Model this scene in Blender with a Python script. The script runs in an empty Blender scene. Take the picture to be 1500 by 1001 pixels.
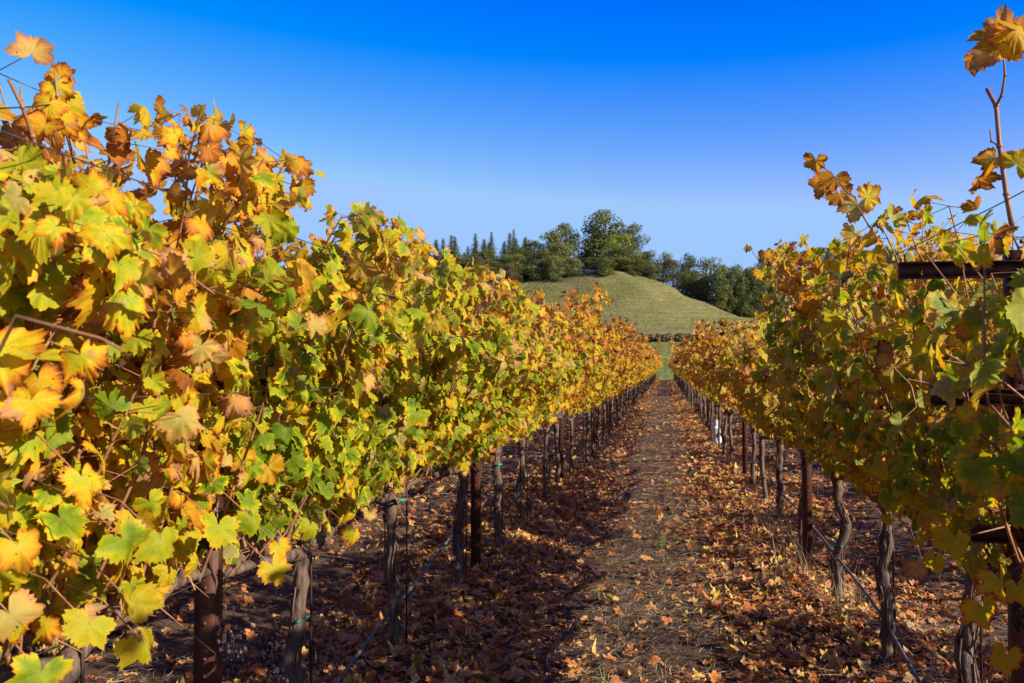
import bpy, math, random
import numpy as np
from mathutils import Vector, Quaternion, Matrix

# ------------------------------------------------------------------ camera, sky, sun, exposure
SC = bpy.context.scene
COL = SC.collection
CAM_H = 1.5
YAW = math.radians(9.58)          # camera turned left of the row direction (+Y)
PITCH = math.radians(1.61)
FPX = 1333.0                      # focal length in pixels of the 1500 px wide photograph
cam_d = bpy.data.cameras.new('camera')
cam = bpy.data.objects.new('camera', cam_d); COL.objects.link(cam)
cam.location = (0, 0, CAM_H)
cam.rotation_euler = (math.radians(90) + PITCH, 0, YAW)
cam_d.sensor_width = 36; cam_d.lens = 32
cam_d.clip_start = 0.05; cam_d.clip_end = 5000
cam_d.dof.use_dof = True; cam_d.dof.focus_distance = 4.2; cam_d.dof.aperture_fstop = 9.0
SC.camera = cam

SUN_EL = math.radians(26.0)
SUN_AZ = math.radians(-20.0)       # measured from +X towards +Y
sun_vec = Vector((math.cos(SUN_EL) * math.cos(SUN_AZ), math.cos(SUN_EL) * math.sin(SUN_AZ), math.sin(SUN_EL)))
sl = bpy.data.lights.new('sun', 'SUN'); sl.energy = 5.0; sl.angle = math.radians(0.53); sl.color = (1.0, 0.93, 0.80)
so = bpy.data.objects.new('sun', sl); COL.objects.link(so)
so.rotation_euler = sun_vec.to_track_quat('Z', 'Y').to_euler()
W = bpy.data.worlds.new('World'); SC.world = W; W.use_nodes = True
wt = W.node_tree; wt.nodes.clear()
sky = wt.nodes.new('ShaderNodeTexSky'); sky.sky_type = 'NISHITA'; sky.sun_disc = False
sky.sun_elevation = SUN_EL; sky.sun_rotation = math.radians(90) - SUN_AZ
sky.air_density = 1.0; sky.dust_density = 0.3; sky.ozone_density = 3.0; sky.altitude = 200
gam = wt.nodes.new('ShaderNodeGamma'); gam.inputs[1].default_value = 1.0
hsv = wt.nodes.new('ShaderNodeHueSaturation'); hsv.inputs['Saturation'].default_value = 1.35; hsv.inputs['Hue'].default_value = 0.5
# the sky as a polarising filter records it: red and green lowered away from the horizon, deep blue
sepc = wt.nodes.new('ShaderNodeSeparateColor'); comb = wt.nodes.new('ShaderNodeCombineColor')
for _i, (_a, _b, _hi) in enumerate(((2.7, -.97, 1.85), (1.46, -1.20, 3.1), (2.34, -2.9, 5.25))):
    _m = wt.nodes.new('ShaderNodeMath'); _m.operation = 'MULTIPLY_ADD'; _m.inputs[1].default_value = _a; _m.inputs[2].default_value = _b
    _x = wt.nodes.new('ShaderNodeMath'); _x.operation = 'MAXIMUM'; _x.inputs[1].default_value = 0.0
    _n = wt.nodes.new('ShaderNodeMath'); _n.operation = 'MINIMUM'; _n.inputs[1].default_value = _hi
    wt.links.new(sepc.outputs[_i], _m.inputs[0]); wt.links.new(_m.outputs[0], _x.inputs[0]); wt.links.new(_x.outputs[0], _n.inputs[0]); wt.links.new(_n.outputs[0], comb.inputs[_i])
bg = wt.nodes.new('ShaderNodeBackground'); bg.inputs[1].default_value = 0.10
wo = wt.nodes.new('ShaderNodeOutputWorld')
wt.links.new(sky.outputs[0], gam.inputs[0]); wt.links.new(gam.outputs[0], hsv.inputs['Color'])
wt.links.new(hsv.outputs[0], sepc.inputs[0]); wt.links.new(comb.outputs[0], bg.inputs[0]); wt.links.new(bg.outputs[0], wo.inputs[0])
SC.view_settings.view_transform = 'Standard'; SC.view_settings.look = 'None'
SC.view_settings.exposure = 0.9; SC.view_settings.gamma = 1.0
SC.render.engine = 'CYCLES'
cy = SC.cycles
cy.max_bounces = 6; cy.diffuse_bounces = 3; cy.glossy_bounces = 2; cy.transmission_bounces = 4; cy.transparent_max_bounces = 8
cy.caustics_reflective = False; cy.caustics_refractive = False
cy.use_denoising = True
cy.sample_clamp_indirect = 8

R = np.random.default_rng(11)
random.seed(5)

# ------------------------------------------------------------------ helpers
fwd = np.array((-math.sin(YAW) * math.cos(PITCH), math.cos(YAW) * math.cos(PITCH), math.sin(PITCH)))
rgt = np.array((math.cos(YAW), math.sin(YAW), 0.0))
upv = np.cross(rgt, fwd)

def ray(px, py):
    return fwd + rgt * (px - 750) / FPX - upv * (py - 500.5) / FPX

def at_x(px, py, X):                 # the point of the sight line that lies in the plane x = X
    d = ray(px, py); k = X / d[0]
    return np.array((0, 0, CAM_H)) + d * k

def at_d(px, py, D):                 # ... at depth D
    return np.array((0, 0, CAM_H)) + ray(px, py) * D

def tag(o, label=None, cat=None, group=None, kind=None):
    if label: o['label'] = label
    if cat: o['category'] = cat
    if group: o['group'] = group
    if kind: o['kind'] = kind
    return o

def mesh(name, V, F, uv=None, colr=None, smooth=False):
    V = np.ascontiguousarray(V, dtype=np.float32).reshape(-1, 3); F = np.ascontiguousarray(F, dtype=np.int32)
    k = F.shape[1]
    me = bpy.data.meshes.new(name)
    me.vertices.add(len(V)); me.vertices.foreach_set('co', V.ravel())
    me.loops.add(F.size); me.loops.foreach_set('vertex_index', F.ravel())
    me.polygons.add(len(F))
    me.polygons.foreach_set('loop_start', np.arange(0, F.size, k, dtype=np.int32))
    me.polygons.foreach_set('loop_total', np.full(len(F), k, dtype=np.int32))
    if smooth: me.polygons.foreach_set('use_smooth', np.ones(len(F), dtype=bool))
    me.update(calc_edges=True)
    if uv is not None:
        u = me.uv_layers.new(name='UVMap')
        u.data.foreach_set('uv', np.ascontiguousarray(uv, dtype=np.float32)[F.ravel()].ravel())
    if colr is not None:
        a = me.color_attributes.new('leafc', 'FLOAT_COLOR', 'POINT')
        c = np.ones((len(V), 4), dtype=np.float32); c[:, :colr.shape[1]] = colr
        a.data.foreach_set('color', c.ravel())
    return me

def obj(name, me, mat, parent=None, loc=None):
    if not me.materials: me.materials.append(mat)
    o = bpy.data.objects.new(name, me); COL.objects.link(o)
    if parent: o.parent = parent
    if loc is not None: o.location = loc
    return o

def empty(name, loc, rz=0.0):
    o = bpy.data.objects.new(name, None); COL.objects.link(o)
    o.empty_display_size = 0.2; o.location = loc; o.rotation_euler = (0, 0, rz)
    return o

class Geo:                           # collects triangles
    def __init__(s): s.V = []; s.F = []; s.n = 0
    def add(s, V, F):
        V = np.asarray(V, float).reshape(-1, 3); s.V.append(V); s.F.append(np.asarray(F, int).reshape(-1, 3) + s.n); s.n += len(V)
    def tube(s, P, rad, sides=6, bump=0.0, cap=True, rng=R):
        P = np.asarray(P, float); m = len(P); rad = np.broadcast_to(np.asarray(rad, float), (m,))
        T = np.gradient(P, axis=0); T /= np.linalg.norm(T, axis=1)[:, None] + 1e-9
        ref = np.array((1.0, 0.13, 0.07)) if abs(T[0, 0]) < .8 else np.array((0.1, 0.2, 1.0))
        A = np.cross(T, ref); A /= np.linalg.norm(A, axis=1)[:, None] + 1e-9; B = np.cross(T, A)
        an = np.arange(sides) * 2 * math.pi / sides
        rr = rad[:, None] * (1 + bump * rng.normal(0, 1, (m, sides)))
        V = P[:, None] + rr[..., None] * (A[:, None] * np.cos(an)[None, :, None] + B[:, None] * np.sin(an)[None, :, None])
        V = V.reshape(-1, 3); i = np.arange(m - 1)[:, None] * sides; j = np.arange(sides)[None]; j2 = (j + 1) % sides
        a = (i + j).ravel(); b = (i + j2).ravel(); c = a + sides; d = b + sides
        F = np.concatenate([np.stack([a, c, b], 1), np.stack([b, c, d], 1)])
        if cap:
            V = np.concatenate([V, P[:1], P[-1:]]); k = m * sides; q = np.arange(sides); q2 = (q + 1) % sides
            F = np.concatenate([F, np.stack([q, q2, np.full(sides, k)], 1), np.stack([q2 + (m - 1) * sides, q + (m - 1) * sides, np.full(sides, k + 1)], 1)])
        s.add(V, F)
    def box(s, x0, x1, y0, y1, z0, z1):
        V = [(x, y, z) for x in (x0, x1) for y in (y0, y1) for z in (z0, z1)]
        Q = [(0, 1, 3, 2), (4, 6, 7, 5), (0, 4, 5, 1), (2, 3, 7, 6), (0, 2, 6, 4), (1, 5, 7, 3)]
        s.add(V, [t for q in Q for t in ((q[0], q[1], q[2]), (q[0], q[2], q[3]))])
    def sticks(s, A, B, r0, r1):     # many thin three sided rods at once
        A = np.asarray(A); B = np.asarray(B); n = len(A)
        T = B - A; T /= np.linalg.norm(T, axis=1)[:, None] + 1e-9
        U = np.cross(T, np.array((.31, .2, .93))); U /= np.linalg.norm(U, axis=1)[:, None] + 1e-9; Wv = np.cross(T, U)
        V = np.empty((n, 6, 3))
        for k in range(3):
            c, q = math.cos(k * 2.0944), math.sin(k * 2.0944)
            V[:, k] = A + r0 * (U * c + Wv * q); V[:, 3 + k] = B + r1 * (U * c + Wv * q)
        f = np.array([(0, 1, 4), (0, 4, 3), (1, 2, 5), (1, 5, 4), (2, 0, 3), (2, 3, 5)])
        s.add(V.reshape(-1, 3), (f[None] + np.arange(n)[:, None, None] * 6).reshape(-1, 3))
    def mesh(s, name, smooth=True):
        return mesh(name, np.concatenate(s.V), np.concatenate(s.F), smooth=smooth)

# ------------------------------------------------------------------ materials
def new_mat(name):
    m = bpy.data.materials.new(name); m.use_nodes = True; m.node_tree.nodes.clear()
    return m, m.node_tree
def N(t, typ, **kw):
    n = t.nodes.new(typ)
    for k, v in kw.items(): setattr(n, k, v)
    return n
def math_(t, op, a, b=None, clamp=False):
    n = N(t, 'ShaderNodeMath', operation=op, use_clamp=clamp)
    for i, v in enumerate((a, b)):
        if v is None: continue
        if isinstance(v, (int, float)): n.inputs[i].default_value = v
        else: t.links.new(v, n.inputs[i])
    return n.outputs[0]
def mix_(t, f, a, b, blend='MIX'):
    n = N(t, 'ShaderNodeMix', data_type='RGBA', blend_type=blend)
    for i, v in ((0, f), (6, a), (7, b)):
        if isinstance(v, (int, float)): n.inputs[i].default_value = v
        elif isinstance(v, tuple): n.inputs[i].default_value = (*v, 1)
        else: t.links.new(v, n.inputs[i])
    return n.outputs[2]
def ramp_(t, fac, stops, interp='LINEAR'):
    n = N(t, 'ShaderNodeValToRGB'); n.color_ramp.interpolation = interp
    e = n.color_ramp.elements
    while len(e) < len(stops): e.new(0.5)
    for k, (p, c) in enumerate(stops):
        e[k].position = p; e[k].color = (*c, 1)
    t.links.new(fac, n.inputs[0]); return n.outputs[0]
def noise_(t, vec, scale, detail=3, rough=.55, out=0):
    n = N(t, 'ShaderNodeTexNoise'); n.inputs['Scale'].default_value = scale; n.inputs['Detail'].default_value = detail
    n.inputs['Roughness'].default_value = rough
    if vec is not None: t.links.new(vec, n.inputs['Vector'])
    return n.outputs[out]
def bump_(t, h, strength, dist):
    n = N(t, 'ShaderNodeBump'); n.inputs['Strength'].default_value = strength; n.inputs['Distance'].default_value = dist
    t.links.new(h, n.inputs['Height']); return n.outputs[0]

def leaf_mat(name, stops, transl=0.52, rough=.55, veins=True, objshift=True, spots=True, back=True):
    m, t = new_mat(name); L = t.links
    at = N(t, 'ShaderNodeAttribute', attribute_name='leafc'); sep = N(t, 'ShaderNodeSeparateColor'); L.new(at.outputs['Color'], sep.inputs[0])
    age, rnd, edge = sep.outputs[0], sep.outputs[1], sep.outputs[2]
    tc = N(t, 'ShaderNodeTexCoord')
    nz = noise_(t, tc.outputs['Object'], 38, 3)
    nz2 = noise_(t, tc.outputs['Object'], 9, 2)
    e2 = math_(t, 'POWER', edge, 4.0)
    e3 = math_(t, 'MULTIPLY', math_(t, 'MULTIPLY', e2, math_(t, 'ADD', math_(t, 'MULTIPLY', rnd, .62), .0)), math_(t, 'MULTIPLY', nz, 1.7))
    a = math_(t, 'ADD', math_(t, 'ADD', age, e3), math_(t, 'MULTIPLY', math_(t, 'SUBTRACT', nz, .5), .28))
    a = math_(t, 'ADD', a, math_(t, 'MULTIPLY', math_(t, 'SUBTRACT', nz2, .5), .15))
    if objshift:
        oi = N(t, 'ShaderNodeObjectInfo'); sp = N(t, 'ShaderNodeSeparateColor'); L.new(oi.outputs['Color'], sp.inputs[0])
        a = math_(t, 'ADD', a, math_(t, 'MULTIPLY', math_(t, 'SUBTRACT', sp.outputs[0], .5), .6))
    if veins:
        uv = N(t, 'ShaderNodeUVMap'); su = N(t, 'ShaderNodeSeparateXYZ'); L.new(uv.outputs[0], su.inputs[0])
        al, ac = su.outputs[0], su.outputs[1]
        w = math_(t, 'SUBTRACT', .028, math_(t, 'MULTIPLY', al, .018))
        v1 = math_(t, 'LESS_THAN', ac, w)
        s = math_(t, 'FRACT', math_(t, 'MULTIPLY', math_(t, 'SUBTRACT', al, math_(t, 'MULTIPLY', ac, .9)), 6.5))
        v2 = math_(t, 'MULTIPLY', math_(t, 'LESS_THAN', s, .13), .5)
        v = math_(t, 'MAXIMUM', v1, v2)
        a = math_(t, 'SUBTRACT', a, math_(t, 'MULTIPLY', v, .05))
    c = ramp_(t, a, stops)
    br = math_(t, 'ADD', math_(t, 'MULTIPLY', rnd, .35), .82)
    c = mix_(t, 1.0, c, _gray(t, br), 'MULTIPLY')
    if objshift:                      # dried, tan pink leaves and patches
        dry = math_(t, 'MULTIPLY', math_(t, 'ADD', math_(t, 'GREATER_THAN', rnd, .93), math_(t, 'MULTIPLY', math_(t, 'GREATER_THAN', nz2, .60), math_(t, 'GREATER_THAN', rnd, .62)), True), .50)
        c = mix_(t, dry, c, (.56, .30, .17))
    if veins: c = mix_(t, math_(t, 'MULTIPLY', v, .22), c, (.62, .50, .16))
    if spots:
        nz3 = noise_(t, tc.outputs['Object'], 95, 2)
        sm = math_(t, 'MULTIPLY', math_(t, 'GREATER_THAN', nz3, .70), .75)
        c = mix_(t, sm, c, (.10, .035, .012))
    if back:
        g = N(t, 'ShaderNodeNewGeometry')
        c = mix_(t, math_(t, 'MULTIPLY', g.outputs['Backfacing'], .22), c, (.58, .46, .20))
    b = N(t, 'ShaderNodeBsdfPrincipled'); L.new(c, b.inputs['Base Color']); b.inputs['Roughness'].default_value = rough
    b.inputs['Specular IOR Level'].default_value = .16
    if veins:
        h = math_(t, 'ADD', math_(t, 'MULTIPLY', v, -.6), nz)
        L.new(bump_(t, math_(t, 'ADD', h, math_(t, 'MULTIPLY', nz2, 2.0)), .6, .006), b.inputs['Normal'])
    tr = N(t, 'ShaderNodeBsdfTranslucent')
    c2 = mix_(t, 1.0, c, (1.0, .96, .55), 'MULTIPLY')
    L.new(c2, tr.inputs[0])
    mx = N(t, 'ShaderNodeMixShader'); mx.inputs[0].default_value = transl
    L.new(b.outputs[0], mx.inputs[1]); L.new(tr.outputs[0], mx.inputs[2]); fin = mx.outputs[0]
    if spots:                         # insect holes
        nh = noise_(t, tc.outputs['Object'], 60, 1); hm = math_(t, 'GREATER_THAN', nh, .735)
        tp = N(t, 'ShaderNodeBsdfTransparent'); m2 = N(t, 'ShaderNodeMixShader'); L.new(hm, m2.inputs[0]); L.new(fin, m2.inputs[1]); L.new(tp.outputs[0], m2.inputs[2]); fin = m2.outputs[0]
    o = N(t, 'ShaderNodeOutputMaterial'); L.new(fin, o.inputs[0])
    return m
def _gray(t, v):
    n = N(t, 'ShaderNodeCombineColor')
    for k in range(3): t.links.new(v, n.inputs[k])
    return n.outputs[0]

VINE_STOPS = [(0.0, (.12, .19, .004)), (.16, (.22, .32, .010)), (.29, (.46, .47, .012)), (.43, (.70, .49, .014)),
              (.56, (.70, .32, .012)), (.68, (.55, .165, .010)), (.80, (.30, .085, .013)), (.97, (.11, .035, .010))]
M_LEAF = leaf_mat('vine_leaf', VINE_STOPS)
M_LEAF_FAR = leaf_mat('vine_leaf_far', VINE_STOPS, veins=False, spots=False)
LITTER_STOPS = [(0.0, (.12, .032, .012)), (.25, (.28, .070, .018)), (.45, (.46, .135, .030)), (.62, (.55, .21, .06)),
                (.78, (.56, .36, .19)), (.90, (.60, .30, .05)), (1.0, (.68, .50, .06))]
M_LITTER = leaf_mat('fallen_leaf', LITTER_STOPS, transl=.15, rough=.6, objshift=False, spots=False, back=False)

def simple_mat(name, c1, c2, scale=20, stretch=(1, 1, 1), rough=.8, bump=.5, bdist=.01, metal=0.0, detail=4, coord='Object', spec=.3):
    m, t = new_mat(name); L = t.links
    tc = N(t, 'ShaderNodeTexCoord'); mp = N(t, 'ShaderNodeMapping'); mp.inputs['Scale'].default_value = stretch
    L.new(tc.outputs[coord], mp.inputs[0])
    nz = noise_(t, mp.outputs[0], scale, detail, .65)
    c = ramp_(t, nz, [(.32, c1), (.68, c2)])
    b = N(t, 'ShaderNodeBsdfPrincipled'); L.new(c, b.inputs['Base Color']); b.inputs['Roughness'].default_value = rough
    b.inputs['Metallic'].default_value = metal; b.inputs['Specular IOR Level'].default_value = spec
    if bump: L.new(bump_(t, nz, bump, bdist), b.inputs['Normal'])
    o = N(t, 'ShaderNodeOutputMaterial'); L.new(b.outputs[0], o.inputs[0])
    return m
M_BARK = simple_mat('vine_bark', (.035, .020, .014), (.20, .125, .085), 30, (1.6, 1.6, .22), .9, 1.0, .012)
M_CANE = simple_mat('vine_cane', (.17, .065, .03), (.36, .17, .08), 25, (1, 1, .3), .55, .3, .003)
M_STEEL = simple_mat('rusty_steel', (.035, .014, .010), (.13, .045, .026), 14, (1, 1, .4), .5, .25, .003, .35)
M_STAKE = simple_mat('dark_stake', (.02, .012, .01), (.07, .03, .02), 30, (1, 1, 1), .6, .2, .002, .3)
M_WIRE = simple_mat('wire', (.10, .09, .08), (.22, .20, .19), 30, (1, 1, 1), .45, 0, .001, .8)
M_HOSE = simple_mat('drip_hose', (.06, .055, .055), (.13, .12, .12), 12, (1, 1, 1), .55, .1, .002)
M_TIE = simple_mat('green_tape', (.01, .16, .11), (.02, .30, .20), 30, (1, 1, 1), .5, .1, .002)
M_WHITE = simple_mat('white_plastic', (.45, .43, .42), (.78, .76, .74), 18, (1, 1, .5), .5, .4, .01)
M_BERRY = simple_mat('dried_berry', (.012, .010, .016), (.06, .035, .05), 60, (1, 1, 1), .5, .4, .003)
M_STRAW = None
def straw_mat():
    m, t = new_mat('dry_straw'); L = t.links
    at = N(t, 'ShaderNodeAttribute', attribute_name='leafc'); sep = N(t, 'ShaderNodeSeparateColor'); L.new(at.outputs['Color'], sep.inputs[0])
    c = ramp_(t, sep.outputs[0], [(0, (.035, .020, .012)), (.4, (.14, .082, .042)), (.8, (.32, .215, .11)), (1, (.54, .42, .24))])
    b = N(t, 'ShaderNodeBsdfPrincipled'); L.new(c, b.inputs['Base Color']); b.inputs['Roughness'].default_value = .6
    o = N(t, 'ShaderNodeOutputMaterial'); L.new(b.outputs[0], o.inputs[0]); return m
M_STRAW = straw_mat()
M_GRASS = simple_mat('green_grass_blade', (.07, .16, .02), (.14, .28, .04), 10, (1, 1, 1), .5, 0)

def ground_mat():
    m, t = new_mat('mulched_soil'); L = t.links
    tc = N(t, 'ShaderNodeTexCoord')
    n1 = noise_(t, tc.outputs['Object'], 60, 5, .7); n2 = noise_(t, tc.outputs['Object'], 1.3, 3); n3 = noise_(t, tc.outputs['Object'], 14, 4, .7)
    c = ramp_(t, n1, [(.30, (.035, .020, .012)), (.55, (.12, .070, .040)), (.75, (.26, .17, .10))])
    c = mix_(t, math_(t, 'MULTIPLY', math_(t, 'GREATER_THAN', n3, .56), .6), c, (.16, .065, .03))
    c = mix_(t, math_(t, 'MULTIPLY', n2, .35), c, (.20, .14, .09))
    b = N(t, 'ShaderNodeBsdfPrincipled'); L.new(c, b.inputs['Base Color']); b.inputs['Roughness'].default_value = .95
    b.inputs['Specular IOR Level'].default_value = .15
    L.new(bump_(t, n1, .9, .03), b.inputs['Normal'])
    o = N(t, 'ShaderNodeOutputMaterial'); L.new(b.outputs[0], o.inputs[0]); return m
M_GROUND = ground_mat()
def meadow_mat(name, ca, cb, cc):
    m, t = new_mat(name); L = t.links
    tc = N(t, 'ShaderNodeTexCoord')
    n1 = noise_(t, tc.outputs['Object'], .06, 4, .6); n2 = noise_(t, tc.outputs['Object'], .9, 4, .7)
    mp = N(t, 'ShaderNodeMapping'); mp.inputs['Scale'].default_value = (.25, .6, 5.0); L.new(tc.outputs['Object'], mp.inputs[0])
    n3 = noise_(t, mp.outputs[0], .45, 4, .65)        # cattle terraces: thin bands that follow the contours
    c = ramp_(t, n1, [(.38, ca), (.60, cb)])
    nb = noise_(t, tc.outputs['Object'], .035, 5, .7); c = mix_(t, math_(t, 'MULTIPLY', math_(t, 'SUBTRACT', nb, .52, True), 5.0, True), c, mix_(t, .6, cb, (.20, .13, .07)))
    c = mix_(t, math_(t, 'MULTIPLY', math_(t, 'SUBTRACT', n3, .40, True), 3.0, True), c, cc)
    c = mix_(t, math_(t, 'MULTIPLY', n2, .5), c, mix_(t, .5, c, ca))
    b = N(t, 'ShaderNodeBsdfPrincipled'); L.new(c, b.inputs['Base Color']); b.inputs['Roughness'].default_value = .95
    b.inputs['Specular IOR Level'].default_value = .1
    hh = math_(t, 'ADD', n3, math_(t, 'MULTIPLY', n2, .5))
    L.new(bump_(t, hh, 1.0, 1.1), b.inputs['Normal'])
    o = N(t, 'ShaderNodeOutputMaterial'); L.new(b.outputs[0], o.inputs[0]); return m
M_HILL = meadow_mat('dry_hill_grass', (.165, .155, .045), (.25, .20, .085), (.115, .12, .034))
M_MEADOW = meadow_mat('green_meadow', (.17, .21, .04), (.24, .26, .065), (.14, .17, .035))

def crown_mat(name, dark, light, transl=.32):
    m, t = new_mat(name); L = t.links
    at = N(t, 'ShaderNodeAttribute', attribute_name='leafc'); sep = N(t, 'ShaderNodeSeparateColor'); L.new(at.outputs['Color'], sep.inputs[0])
    c = mix_(t, sep.outputs[0], dark, light)
    b = N(t, 'ShaderNodeBsdfPrincipled'); L.new(c, b.inputs['Base Color']); b.inputs['Roughness'].default_value = .7
    b.inputs['Specular IOR Level'].default_value = .2
    tr = N(t, 'ShaderNodeBsdfTranslucent'); L.new(c, tr.inputs[0])
    mx = N(t, 'ShaderNodeMixShader'); mx.inputs[0].default_value = transl; L.new(b.outputs[0], mx.inputs[1]); L.new(tr.outputs[0], mx.inputs[2])
    o = N(t, 'ShaderNodeOutputMaterial'); L.new(mx.outputs[0], o.inputs[0]); return m
CROWNS = {
    'dark': crown_mat('oak_dark', (.065, .080, .020), (.20, .21, .055)),
    'olive': crown_mat('oak_olive', (.10, .115, .030), (.27, .265, .085)),
    'lime': crown_mat('oak_lime', (.12, .15, .018), (.32, .34, .05)),
    'brown': crown_mat('oak_brown', (.10, .075, .035), (.22, .16, .08)),
    'fir': crown_mat('fir', (.07, .085, .035), (.17, .19, .085)),
}
M_TRUNK = simple_mat('tree_bark', (.05, .035, .025), (.16, .12, .09), 3, (1, 1, .3), .9, .6, .05)

# ------------------------------------------------------------------ leaves
VEINS = np.radians([0, 52, -52, 108, -108])
def leaf_template(lod):
    if lod == 0:
        deg = [0, 6, 11, 15, 20, 26, 30, 35, 41, 47, 52, 58, 63, 69, 76, 83, 88, 95, 102, 108, 116, 124, 133, 142, 152, 163]
        rad = [1.0, .88, .94, .80, .86, .72, .68, .78, .74, .87, .92, .80, .86, .73, .64, .74, .70, .80, .74, .84, .70, .76, .60, .62, .46, .20]
    elif lod == 1:
        deg = [0, 12, 27, 40, 52, 66, 78, 95, 108, 128, 150]
        rad = [1.0, .88, .68, .78, .92, .80, .64, .76, .84, .66, .36]
    else:
        deg = [0, 28, 52, 80, 115, 150]
        rad = [1.0, .72, .9, .68, .8, .35]
    a = np.radians([-d for d in deg[:0:-1]] + deg); r = np.array(rad[:0:-1] + rad)
    n = len(a)
    if lod == 0:
        ri = np.convolve(np.pad(r, 2, mode='edge'), np.ones(5) / 5, 'valid') * .52
        ang = np.concatenate([[0], a, a]); rr = np.concatenate([[0], ri, r]); F = []
        for k in range(n - 1):
            F.append((0, 1 + k + 1, 1 + k)); p, q = 1 + k, 1 + k + 1; s, u = p + n, q + n
            F.append((p, q, s)); F.append((q, u, s))
        ed = np.concatenate([[0], np.full(n, .5), np.ones(n)])
    else:
        ang = np.concatenate([[0], a]); rr = np.concatenate([[0], r]); F = [(0, k + 2, k + 1) for k in range(n - 1)]
        ed = np.concatenate([[0], np.ones(n)])
    x = rr * np.sin(ang) * 1.05; y = rr * np.cos(ang)
    d = np.abs((ang[:, None] - VEINS[None] + math.pi) % (2 * math.pi) - math.pi); dm = d.min(1)
    uv = np.stack([rr * np.cos(dm), rr * np.sin(dm)], 1)
    return dict(x=x, y=y, r=rr, a=ang, F=np.array(F), uv=uv, e=ed)
TPL = [leaf_template(k) for k in range(3)]

def leaves(P, Nn, T, S, age, rnd, lod, rng, curl=1.0, extra=None):
    """P origin, Nn normal, T tip direction, S size; returns V, F, uv, colour"""
    t = TPL[lod]; n = len(P)
    Nn = Nn / (np.linalg.norm(Nn, axis=1)[:, None] + 1e-9)
    T = T - Nn * (T * Nn).sum(1)[:, None]; T /= np.linalg.norm(T, axis=1)[:, None] + 1e-9
    X = np.cross(T, Nn)
    c1 = rng.normal(-.22, .22, n) * curl; c2 = rng.uniform(.02, .16, n) * curl; ph = rng.uniform(0, 6.28, n)
    curl = curl * (1 + 2.2 * np.clip(age - .52, 0, .5)); c1 = c1 * (curl / curl.mean()); c2 = c2 * (curl / curl.mean())
    p3 = rng.uniform(0, 6.28, n); p4 = rng.uniform(0, 6.28, n)
    fo = rng.normal(.10, .22, n) * curl; c4 = rng.normal(-.12, .22, n) * curl; c5 = rng.uniform(.02, .10, n) * curl; ph2 = rng.uniform(0, 6.28, n)
    x, y, r, a = t['x'], t['y'], t['r'], t['a']
    Z = c1[:, None] * r ** 2 + c2[:, None] * np.sin(3 * a[None] + ph[:, None]) * r ** 2 + fo[:, None] * np.abs(x) + c4[:, None] * (y * np.abs(y)) \
        + c5[:, None] * np.sin(9 * a[None] + ph2[:, None]) * r ** 2 + (.05 * curl)[:, None] * t['uv'][:, 1]
    wx = rng.uniform(.85, 1.15, n); sk = rng.normal(0, .12, n)
    jit = 1 + rng.normal(0, .045 if lod == 0 else .06, (n, len(x))) * (r > 0) + .09 * np.sin(2 * a[None] + p3[:, None]) + .08 * np.sin(5 * a[None] + p4[:, None])
    xx = (x[None] * wx[:, None] + sk[:, None] * y[None]) * jit; yy = y[None] * jit
    sh = 1 - .25 * np.abs(c1)[:, None] * r
    V = P[:, None] + S[:, None, None] * (X[:, None] * (xx * sh)[..., None] + T[:, None] * (yy * sh)[..., None] + Nn[:, None] * Z[..., None])
    k = len(x); F = (t['F'][None] + np.arange(n)[:, None, None] * k).reshape(-1, 3)
    uv = np.tile(t['uv'], (n, 1))
    col = np.empty((n, k, 3)); col[..., 0] = age[:, None]; col[..., 1] = rnd[:, None]; col[..., 2] = t['e'][None]
    return V.reshape(-1, 3), F, uv, col.reshape(-1, 3)

def nrm(v): return v / (np.linalg.norm(v, axis=-1, keepdims=True) + 1e-9)

# ------------------------------------------------------------------ ground
def gz(x, y):
    x = np.asarray(x, float); y = np.asarray(y, float)
    z = .012 * np.sin(x * 3.1 + 1.2 * np.sin(y * .9)) + .010 * np.sin(y * 2.3 + x * 1.7) + .006 * np.sin(x * 9 + y * 7.3) + .006 * np.sin(x * 6 - y * 11)
    row = np.abs(((x + 1.37) / 2.44 + .5) % 1 - .5) * 2.44
    z = z + .035 * np.exp(-(row / .28) ** 2)
    return z - .02 - .016 * np.exp(-((x + .62) / .16) ** 2) - .016 * np.exp(-((x - .42) / .16) ** 2)
ROWX = [-1.37, 1.07, -3.81, 3.51]
GY1 = 113.0
def grid(xs, ys, f):
    X, Y = np.meshgrid(xs, ys); Z = f(X, Y); V = np.stack([X, Y, Z], -1).reshape(-1, 3); nx = len(xs)
    i = (np.arange(len(ys) - 1)[:, None] * nx + np.arange(nx - 1)[None]).ravel()
    return V, np.stack([i, i + 1, i + nx + 1, i + nx], 1)
xs = np.concatenate([np.linspace(-120, -8, 40), np.linspace(-7.9, 6, 240), np.linspace(6.2, 120, 40)])
ys = np.concatenate([np.linspace(-30, 0, 20), np.linspace(.1, 22, 330), np.linspace(22.3, GY1, 130)])
V, F = grid(xs, ys, gz)
tag(obj('ground', mesh('ground', V, F, smooth=True), M_GROUND), 'brown mulched vineyard soil under fallen leaves', kind='structure')

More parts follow.
